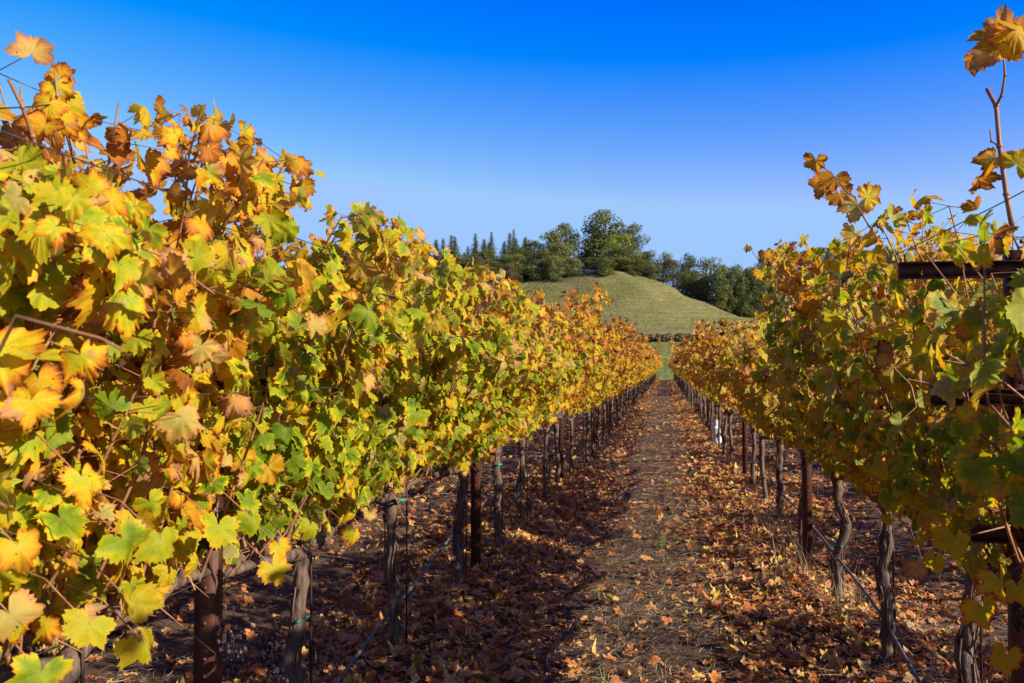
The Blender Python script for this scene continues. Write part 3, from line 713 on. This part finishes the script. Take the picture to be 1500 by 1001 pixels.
# teal ties round a few trunks
def tie(parent, z):
    g = Geo(); g.tube([(0.01, 0.01, z - .006), (0.01, .01, z + .006)], .036, 10, .05); g.box(.02, .030, -.056, -.03, z - .004, z + .005)
    obj('tie', g.mesh('tie'), M_TIE, parent)
for side, k, z in (('left', 2, .55), ('left', 5, .68), ('right', 4, .34), ('left', 3, .78)): tie(find_vine(side, k), z)
def grapes(parent, p, n=40, seed=0, s=1.0):
    r = np.random.default_rng(seed); g = Geo()
    for k in range(n):
        t = r.random(); q = np.array(p) + np.array((r.normal(0, .022 * (1 - .6 * t)), r.normal(0, .022 * (1 - .6 * t)), -.13 * t)) * s
        rr = r.uniform(.0045, .0075) * s; a = q - (0, 0, rr); b = q + (0, 0, rr)
        g.tube([a, q, b], [rr * .5, rr, rr * .5], 6, .12, rng=r)
    g.tube([np.array(p) + (0, 0, .05), np.array(p) - (0, 0, .1 * s)], .002, 4)
    obj('grape_cluster', g.mesh('grape_cluster'), M_BERRY, parent)
grapes(find_vine('left', 2), (.16, -.55, .66), 60, 1, 1.3); grapes(find_vine('left', 1), (.12, .62, .72), 60, 2, 1.2)
grapes(find_vine('right', 2), (-.22, .35, 1.42), 40, 3); grapes(find_vine('left', 3), (.10, .3, .80), 40, 4); grapes(find_vine('right', 1), (-.16, .5, .92), 40, 5)

# low leaves hanging close to the camera (bottom left and bottom right)
def near_leaves(parent, pts, X, seed, out, ages):
    r = np.random.default_rng(seed); it = []
    g = Geo(); qs = []
    for (px, py), a in zip(pts, ages):
        p = at_x(px, py, X); it.append((p, (out, -.6 + r.normal(0, .2), .4), (r.normal(0, .3), r.normal(0, .3), -1), r.uniform(.048, .066), a))
        q = p - np.array(parent.location); g = Geo(); g.tube([q, q + (-.10 * out, .02, .07), q + (-.22 * out, .04, .10)], [.0012, .0018, .003], 5); obj('low_cane', g.mesh('low_cane'), M_CANE, parent)
    leafset(parent, it, 'low_leaves', seed)
near_leaves(vl, [(190, 880), (130, 915), (15, 900), (60, 985), (210, 940), (25, 800), (180, 790), (235, 790), (120, 700)], -1.0, 3, 1, [.45, .36, .30, .2, .42, .5, .2, .3, .4])
near_leaves(find_vine('left', 2), [(520, 780), (540, 750), (410, 800), (400, 830), (455, 770), (370, 760), (320, 770)], -1.12, 5, 1, [.42, .36, .44, .48, .34, .25, .3])
near_leaves(find_vine('right', 2), [(1400, 790), (1345, 830), (1370, 820), (1465, 850), (1440, 890), (1490, 860), (1475, 960), (1420, 700), (1440, 690)], .78, 8, -1, [.38, .55, .42, .40, .36, .44, .42, .38, .34])

# white plastic tube round a young vine, right row
g = Geo(); zz = np.linspace(0, .46, 12)
g.tube(np.stack([.015 * np.sin(zz * 14), .012 * np.cos(zz * 10), zz], 1), .085 - .03 * zz + .012 * np.sin(zz * 30), 12, .10, cap=False)
o = obj('grow_tube', g.mesh('grow_tube'), M_WHITE, None, (.96, 18.0, float(gz(.96, 18)))); tag(o, 'crumpled white plastic grow tube at the foot of the right row', 'grow tube')

# grass tufts in the aisle, dry clump at the right post
def tuft(px, py, n, h, mat, label, grp, name='grass_tuft', spread=.02, seed=0, w=.004):
    d = ray(px, py); k = -CAM_H / d[2]; x, y = (d * k)[:2]
    r = np.random.default_rng(seed + int(px)); V = []; F = []
    for b in range(n):
        a = r.uniform(0, 6.28); L = h * r.uniform(.5, 1.1); lean = r.uniform(.1, .6); bx, by = r.normal(0, spread, 2)
        t = np.linspace(0, 1, 5); cx = bx + math.cos(a) * lean * L * t ** 1.8; cyy = by + math.sin(a) * lean * L * t ** 1.8; cz = L * t * (1 - .25 * lean * t)
        ww = w * (1 - t) + .0004; sx, sy = -math.sin(a), math.cos(a); n0 = len(V)
        for q in range(5): V += [(cx[q] - sx * ww[q], cyy[q] - sy * ww[q], cz[q]), (cx[q] + sx * ww[q], cyy[q] + sy * ww[q], cz[q])]
        for q in range(4): i = n0 + 2 * q; F += [(i, i + 1, i + 3), (i, i + 3, i + 2)]
    c = np.repeat(r.uniform(.3, .9, n), 10)[:, None] * np.ones((1, 3))
    o = obj(name, mesh(name, np.array(V), np.array(F), None, c), mat, None, (x, y, float(gz(x, y)) - .005)); tag(o, label, 'grass', grp)
tf = [(967, 800, 14, .13, 'bright green tuft in the aisle, larger of the two farther ones'), (955, 880, 8, .09, 'short green sprig in the middle of the aisle'), (903, 925, 9, .15, 'tall thin green sprig left of the aisle centre'),
      (957, 905, 5, .07, 'sparse green blades below the middle sprig'), (874, 870, 4, .08, 'tiny green sprig at the left of the aisle'), (948, 1000, 7, .14, 'green tuft at the bottom edge of the aisle'), (890, 998, 3, .12, 'single green blades at the bottom edge, left of the tuft'),
      (937, 675, 9, .10, 'far green tuft farthest up the aisle'), (1000, 690, 6, .08, 'far green sprig right of the aisle centre'), (1137, 910, 5, .06, 'green sprig among brown leaves at the right of the aisle')]
for t_ in tf: tuft(*t_[:4], M_GRASS, t_[4], 'green grass tufts in the aisle')
for px, py, n, lab in ((1160, 850, 70, 'dry grass clump at the foot of the second right post'), (1130, 790, 45, 'dry grass clump beyond the second right post'), (1235, 900, 26, 'wisp of dry grass at the foot of a slim right trunk'), (500, 990, 16, 'wisp of dry grass at the bottom left by the hose')):
    tuft(px, py, n, .36, M_STRAW, lab, 'dry grass clumps under the vines', 'dry_grass_clump', .09, 3, .0016)

# ------------------------------------------------------------------ far terrain
def sstep(t): t = np.clip(t, 0, 1); return t * t * (3 - 2 * t)
def meadow_z(x, y): return 7.2 * np.clip((y - 116) / 86, 0, 1.2) ** 1.05 - .03
RX = np.array([-400, -124, -78.6, -50.9, -32.3, -19.4, -7.1, 4.7, 15.6, 24.5, 60, 400])
RZ = np.array([16, 26, 27.5, 27.8, 27.6, 28.9, 28.2, 21.5, 15.8, 14.0, 13, 12])
FX = np.array([-700, -300, -160, -110, -60, 0, 20, 40, 80, 300, 700])
FZ = np.array([26, 30, 33, 37, 38, 30, 27, 38, 42, 36, 30])
def smooth_interp(x, xp, fp, w):
    return sum(np.interp(x + d * w, xp, fp) * k for d, k in ((-1, .2), (-.5, .2), (0, .2), (.5, .2), (1, .2)))
def hill_z(x, y):
    x = np.asarray(x, float); y = np.asarray(y, float)
    Rr = smooth_interp(x, RX, RZ, 4); Fr = smooth_interp(x, FX, FZ, 15)
    t = np.clip((y - 201) / 50, 0, 1)
    front = 7.1 + (Rr - 7.1) * np.sin(t * math.pi / 2) ** 1.1
    back = sstep((y - 262) / 110); z = front * (1 - back) + Fr * back
    z = z - 30 * sstep((y - 420) / 400)
    return z + (.5 * np.sin(x * .21 + y * .13) * np.sin(y * .17) + .35 * np.sin(x * .55 + 2 * np.sin(y * .3)) + .12 * np.sin(y * 1.9 + np.sin(x * .4))) * np.clip((y - 205) / 30, 0, 1)
V, F = grid(np.linspace(-420, 420, 90), np.linspace(GY1 - .3, 203, 40), lambda x, y: meadow_z(x, y) + .0 * x)
tag(obj('meadow', mesh('meadow', V, F, smooth=True), M_MEADOW), 'green grass slope beyond the end of the vine rows', kind='structure')
V, F = grid(np.concatenate([np.linspace(-900, -130, 40), np.linspace(-125, 125, 130), np.linspace(130, 900, 40)]), np.concatenate([np.linspace(199, 290, 70), np.linspace(293, 1100, 60)]), hill_z)
tag(obj('hill', mesh('hill', V, F, smooth=True), M_HILL), 'dry grassy hill with trees along its crest', kind='structure')
V, F = grid(np.linspace(-3500, 3500, 30), np.linspace(-3500, 3500, 30), lambda x, y: x * 0 - .8)
tag(obj('plain', mesh('plain', V, F), M_HILL), 'flat dry grassland out to the horizon', kind='structure')

# young vine rows on the meadow
rowsx = [-1.2 + 2.44 * k for k in range(-11, 10)]
vine_mass('young_vine_rows', 'narrow golden young vine rows on the green slope', rowsx, 119, 196, 2.0, meadow_z, 51, 16, .16, 1.3, .5, .16)
# hedge at the foot of the hill
r_ = np.random.default_rng(5); n = 5000
P = np.stack([r_.uniform(-120, 90, n), 201 + r_.normal(0, .8, n), 7.2 + r_.random(n) * 1.5], 1)
Vh, Fh, u, c = leaves(P, nrm(r_.normal(0, 1, (n, 3))), nrm(r_.normal(0, 1, (n, 3))), r_.uniform(.3, .55, n), r_.random(n) * .5, r_.random(n), 2, r_)
tag(obj('hedge', mesh('hedge', Vh, Fh, u, c), CROWNS['brown']), 'low dark hedge along the foot of the hill', 'hedge', kind='thing')

# ------------------------------------------------------------------ trees
def quads(P, Nn, S, tone, rng):
    n = len(P); Nn = nrm(Nn); A = nrm(np.cross(Nn, rng.normal(0, 1, (n, 3)))); B = np.cross(Nn, A)
    a = A * S[:, None]; b = B * (S * rng.uniform(.5, 1, n))[:, None]
    V = np.stack([P - a, P + b, P + a * rng.uniform(.6, 1.2, n)[:, None], P - b], 1).reshape(-1, 3)
    f = np.arange(n)[:, None] * 4
    F = np.concatenate([f + np.array([[0, 1, 2]]), f + np.array([[0, 2, 3]])])
    return V, F, np.repeat(tone, 4)[:, None] * np.ones((1, 3))
def oak(seed, wr, loose=0.0, low=.12):
    r = np.random.default_rng(seed); g = Geo()
    g.tube([(0, 0, -.06), (.01, 0, .12), (-.01, .01, .3), (.01, 0, .6)], [.030, .024, .020, .008], 7, .08, rng=r)
    nl = 34; C = []; Rr = []
    for k in range(nl):
        a = r.uniform(0, 6.28); h = r.uniform(low, .92); pr = math.sqrt(max(0, 1 - ((h - .42) / .56) ** 2)) ** .8
        q = r.uniform(.35, .95) * pr * wr * .5 * .8; C.append((q * math.cos(a), q * math.sin(a), h)); Rr.append(r.uniform(.10, .17) * (1 - loose * .3))
    C.append((0, 0, .5)); Rr.append(.2); C.append((r.normal(0, .03), 0, .90)); Rr.append(.10)
    V = []; F = []; T = []; n0 = 0
    for cc, rad in zip(C, Rr):
        g.tube([(0, 0, min(.45, cc[2] * .7)), tuple(np.array(cc) * (.6, .6, .9)), cc], [.012, .008, .003], 4, rng=r)
        n = int(170 * (rad / .14) ** 2); d = nrm(r.normal(0, 1, (n, 3))); rr = rad * r.uniform(.55, 1.12, n) ** .7
        P = np.array(cc) + d * rr[:, None] * (1.1, 1.1, .85); tone = np.clip(r.normal(.45, .2) + r.normal(0, .22, n), 0, 1)
        v, f, t = quads(P, d + r.normal(0, .5, (n, 3)), r.uniform(.010, .022, n), tone, r); V.append(v); F.append(f + n0); T.append(t); n0 += len(v)
    return dict(trunk=g.mesh('trunk'), crown=mesh('crown', np.concatenate(V), np.concatenate(F), None, np.concatenate(T)))
def conifer(seed, wr, gap=0.0):
    r = np.random.default_rng(seed); g = Geo(); g.tube([(0, 0, -.05), (0, 0, .5), (0, 0, .99)], [.018, .012, .002], 6)
    P = []; Nn = []; S = []; 
    for k in range(30):
        h = .10 + .88 * (k / 29) ** .95; R0 = wr * .5 * (1 - (h - .08) / .95) ** .95 * r.uniform(.7, 1.15)
        for b in range(11):
            if r.random() < gap: continue
            a = r.uniform(0, 6.28); L = R0 * r.uniform(.6, 1.15); m = 12; q = np.linspace(.12, 1, m)
            a2 = a + r.normal(0, .12, m); x = np.cos(a2) * L * q; y = np.sin(a2) * L * q; z = h - .10 * L * q - .25 * L * q ** 2 + .01
            P.append(np.stack([x, y, z], 1) + r.normal(0, .007, (m, 3))); Nn.append(np.stack([np.cos(a) * q, np.sin(a) * q, .3 + 0 * q], 1) + r.normal(0, .6, (m, 3))); S.append(r.uniform(.008, .016, m) * (1.25 - h))
            g.tube([(0, 0, h), (x[-1] * .7, y[-1] * .7, z[-1] + .01)], [.003, .001], 3, cap=False)
    P = np.concatenate(P); Nn = np.concatenate(Nn); S = np.concatenate(S)
    v, f, t = quads(P, Nn, S, np.clip(r.normal(.45, .25, len(P)), 0, 1), r)
    return dict(trunk=g.mesh('trunk'), crown=mesh('crown', v, f, None, t))
def base_crowns(src, keys):          # one crown mesh per tint
    out = {}
    for k in keys:
        me = src['crown'].copy(); me.materials.clear(); me.materials.append(CROWNS[k]); out[k] = me
    return out
OAKS = [oak(900 + k, w, l, lo) for k, (w, l, lo) in enumerate([(.85, 0, .04), (.95, .3, .05), (1.05, .1, .05), (.75, .4, .05), (.9, 0, .03)])]
FIRS = [conifer(950 + k, w, gp) for k, (w, gp) in enumerate([(.34, .05), (.40, .12), (.28, .10), (.36, .35)])]
OC = [base_crowns(s, ('dark', 'olive', 'lime', 'brown')) for s in OAKS]; FC = [base_crowns(s, ('fir',)) for s in FIRS]
OW = [.85, .95, 1.05, .75, .9]; FW = [.34, .40, .28, .36]
tr_ = random.Random(9)
def tree(kind, px, D, ytop, wpx, tint, var, label, grp, cat=None, top=None):
    if grp == G1 and px >= 948: D = min(D, 238) if px < 1040 else min(D, 232)
    p = at_d(px, ytop, D); x, y = p[0], p[1]; z0 = float(hill_z(x, y)) - .3; H = max(2.0, p[2] - z0)
    src = (OAKS if kind == 'oak_tree' else FIRS)[var]; cm = (OC if kind == 'oak_tree' else FC)[var][tint]; wr = (OW if kind == 'oak_tree' else FW)[var]
    o = empty(kind, (x, y, z0), tr_.uniform(0, 6.28)); wx = (wpx / FPX * D) / wr * (1.05 if kind == 'oak_tree' else 2.1); o.scale = (wx, wx, H)
    tag(o, label, 'oak tree' if kind == 'oak_tree' else 'conifer', grp)
    obj('trunk', src['trunk'], M_TRUNK, o); obj('crown', cm, CROWNS[tint], o)
G1 = 'oak trees along the crest of the grassy hill'
tree('oak_tree', 886, 262, 305, 74, 'dark', 3, 'tallest tree on the hill crest, dark loose crown against the sky', G1)
tree('oak_tree', 868, 268, 330, 44, 'dark', 1, 'dark tree just left of the tallest tree on the crest', G1)
tree('oak_tree', 925, 260, 328, 56, 'dark', 1, 'dark tree just right of the tallest tree, upper right shoulder of the clump', G1)
tree('oak_tree', 906, 250, 342, 60, 'lime', 2, 'bright yellow-green oak in front of the tallest tree', G1)
tree('oak_tree', 908, 238, 362, 66, 'dark', 0, 'round dark oak standing lowest in front of the central clump', G1)
tree('oak_tree', 830, 260, 325, 56, 'dark', 3, 'dark irregular oak left of the gap with sky', G1)
tree('oak_tree', 806, 252, 338, 56, 'olive', 0, 'olive green oak at the left end of the central clump', G1)
tree('oak_tree', 822, 246, 356, 50, 'olive', 4, 'olive oak in front of the dark irregular one', G1)
tree('oak_tree', 782, 256, 350, 46, 'olive', 2, 'round olive oak left of the central clump, above golden vine tips', G1)
tree('oak_tree', 852, 262, 372, 36, 'brown', 4, 'low brownish tree in the gap left of the tallest tree', G1)
tree('oak_tree', 950, 254, 367, 36, 'dark', 0, 'dark green oak right of the central clump', G1)
tree('oak_tree', 972, 258, 369, 34, 'olive', 1, 'olive oak second right of the central clump', G1)
tree('oak_tree', 986, 247, 380, 42, 'brown', 2, 'rounded tan-brown oak on the right slope of the hill', G1)
tree('oak_tree', 1006, 258, 371, 36, 'dark', 1, 'dark oak behind the tan-brown oak on the right slope', G1)
tree('oak_tree', 1034, 252, 378, 56, 'olive', 0, 'broad olive oak low on the right slope', G1)
tree('oak_tree', 1058, 256, 386, 40, 'olive', 2, 'olive oak right of the broad olive oak', G1)
tree('oak_tree', 1078, 250, 390, 40, 'dark', 4, 'dark oak right of the olive oaks at the foot of the slope', G1)
tree('oak_tree', 1052, 238, 400, 44, 'dark', 4, 'low dark oak in front of the olive oaks', G1)
tree('oak_tree', 1102, 254, 392, 44, 'dark', 0, 'dark oak at the right end of the crest line, above golden tips', G1)
tree('oak_tree', 938, 246, 395, 18, 'lime', 2, 'small yellow-green shrub at the right foot of the central clump', G1)
tree('oak_tree', 968, 240, 404, 14, 'brown', 2, 'small brown shrub below the crest, right of the central clump', G1)
G2 = 'oak trees on the wooded left flank of the hill'
for k, (px, D, yt, w, tint) in enumerate([(758, 262, 362, 46, 'dark'), (736, 258, 372, 44, 'olive'), (714, 266, 366, 46, 'dark'), (692, 262, 376, 44, 'olive'), (668, 268, 374, 44, 'dark'), (646, 262, 382, 46, 'olive'), (622, 270, 376, 46, 'dark'), (598, 264, 384, 44, 'olive'), (574, 270, 380, 46, 'dark'), (548, 268, 386, 46, 'olive'), (520, 270, 384, 46, 'dark'), (490, 270, 388, 46, 'dark')]):
    tree('oak_tree', px, D - 14, yt, w * 1.15, tint, k % 5, 'dark round oak in the wooded band beneath the skyline conifers' if tint == 'dark' else 'olive round oak in the wooded band beneath the skyline conifers', G2)
G3 = 'conifers on the skyline left of the hill'
firs = [(541, 352), (552, 362), (563, 357), (578, 366), (594, 356), (604, 362), (618, 338), (626, 356), (640, 347), (648, 352), (656, 349), (665, 350), (674, 360), (683, 352), (695, 347), (707, 347), (725, 340), (716, 354), (741, 338), (749, 336), (759, 348), (775, 343), (765, 354), (735, 352), (632, 360), (588, 370), (700, 358), (530, 360), (512, 366), (495, 362)]
nm = sorted(range(len(firs)), key=lambda i: firs[i][0])
for i, (px, yt) in enumerate(firs):
    kk = nm.index(i); lab = 'tallest pointed conifer on the skyline left of the hill' if px == 618 else ('pointed conifer on the skyline right of the tallest one' if px > 618 else 'pointed conifer on the skyline left of the tallest one')
    tree('conifer_tree', px + tr_.uniform(-6, 6), 318 + (i * 37) % 30, yt + tr_.uniform(-5, 10) * (px != 618), 17 + (i * 7) % 12, 'fir', 3 if px == 618 else i % 3, lab, G3)
G4 = 'oak trees on the distant ridge at the right'
for k in range(16):
    px = 1118 + k * 13; tree('oak_tree', px, 372 + (k * 29) % 24, 372 - 11 * math.sin(min(1, max(0, (px - 1118) / 100)) * 1.57) + (k * 5) % 7, 30, ('dark', 'dark', 'olive')[k % 3], k % 5, 'dark round oak on the distant ridge behind the right vine row', G4)
for k in range(12):
    px = 1095 + k * 17; tree('oak_tree', px, 300 + (k * 17) % 20, 392 + (k * 7) % 10, 34, ('dark', 'brown', 'olive')[k % 3], (k + 2) % 5, 'low oak in front of the distant right ridge, above the golden vines', G4)
for k in range(22):
    px = 470 + k * 14.5; tree('oak_tree', px, 232 + (k * 17) % 14, 392 + (k * 11) % 13 - 6 * (px > 700), 34, ('dark', 'olive', 'dark', 'brown')[k % 4], (k + 1) % 5, 'low round oak at the bottom of the wooded band, left of the hill', G2)
for k, (px, D, yt, w, tint, v) in enumerate([(886, 232, 378, 40, 'dark', 4), (930, 236, 380, 34, 'dark', 0), (865, 240, 376, 34, 'dark', 1), (838, 234, 378, 36, 'olive', 4), (812, 234, 374, 40, 'olive', 2), (786, 236, 380, 40, 'dark', 0), (800, 238, 366, 40, 'dark', 1), (902, 240, 352, 44, 'lime', 1), (955, 246, 384, 26, 'olive', 2), (1012, 244, 398, 34, 'olive', 4), (1030, 240, 404, 30, 'dark', 0), (1075, 240, 404, 40, 'dark', 1), (1095, 238, 404, 44, 'dark', 2), (1000, 248, 386, 34, 'dark', 1), (940, 250, 372, 30, 'dark', 3), (1120, 238, 400, 40, 'olive', 2), (1142, 240, 410, 44, 'dark', 0), (1166, 244, 396, 44, 'olive', 4), (1190, 240, 408, 44, 'dark', 1), (1214, 246, 392, 50, 'dark', 2)]):
    tree('oak_tree', px, D, yt, w, tint, v, 'small round evergreen oak filling the foot of the tree clump on the hill', G1)
# rocks and a fallen tree on the hill
def rock(px, py, D, s, label, seed):
    r = np.random.default_rng(seed); g = Geo(); p = at_d(px, py, D); z = float(hill_z(p[0], p[1])); t = np.linspace(-.9, .9, 5)
    g.tube(np.stack([t * s * 1.5, t * 0, t * 0 + s * .1], 1), np.sqrt(1 - t ** 2) * s * .6, 7, .14, rng=r)
    o = obj('rock', g.mesh('rock', False), M_ROCK, None, (p[0], p[1], z)); tag(o, label, 'rock', 'pale rocks on the hill crest')
M_ROCK = simple_mat('pale_rock', (.20, .18, .16), (.40, .37, .33), .8, (1, 1, 1), .9, .6, .2)
for i, (px, D, s, lab) in enumerate([(862, 236, 1.1, 'pale flat rock at the hill crest, left end of its line'), (872, 236, .9, 'small pale rock in the middle of the crest line'), (880, 235, 1.3, 'largest pale rock at the crest, below the round dark oak'), (840, 240, .8, 'pale rock under the olive oaks'), (956, 240, .9, 'pale brown rock on the right slope by the brush')]):
    rock(px, 405, D, s, lab, i)
g = Geo(); p = at_d(960, 415, 238); r2 = np.random.default_rng(2)
for k in range(16):
    a = r2.normal(0, .5) - .5; L = r2.uniform(1.5, 4.5); b = np.array((r2.normal(0, 1.2), r2.normal(0, .6), .2 + r2.random() * .8))
    g.tube([b, b + L * .5 * np.array((math.cos(a), 0, math.sin(a) * .4 + .1)), b + L * np.array((math.cos(a), .1, math.sin(a) * .4))], [.16, .10, .03], 5, .1)
M_BRUSH = simple_mat('dead_wood', (.16, .11, .09), (.34, .25, .21), 2, (1, 1, 1), .9, .3, .05)
o = obj('fallen_tree', g.mesh('fallen_tree'), M_BRUSH, None, (p[0], p[1], float(hill_z(p[0], p[1])))); tag(o, 'greyish pink fallen dead tree on the right slope of the hill', 'fallen tree')
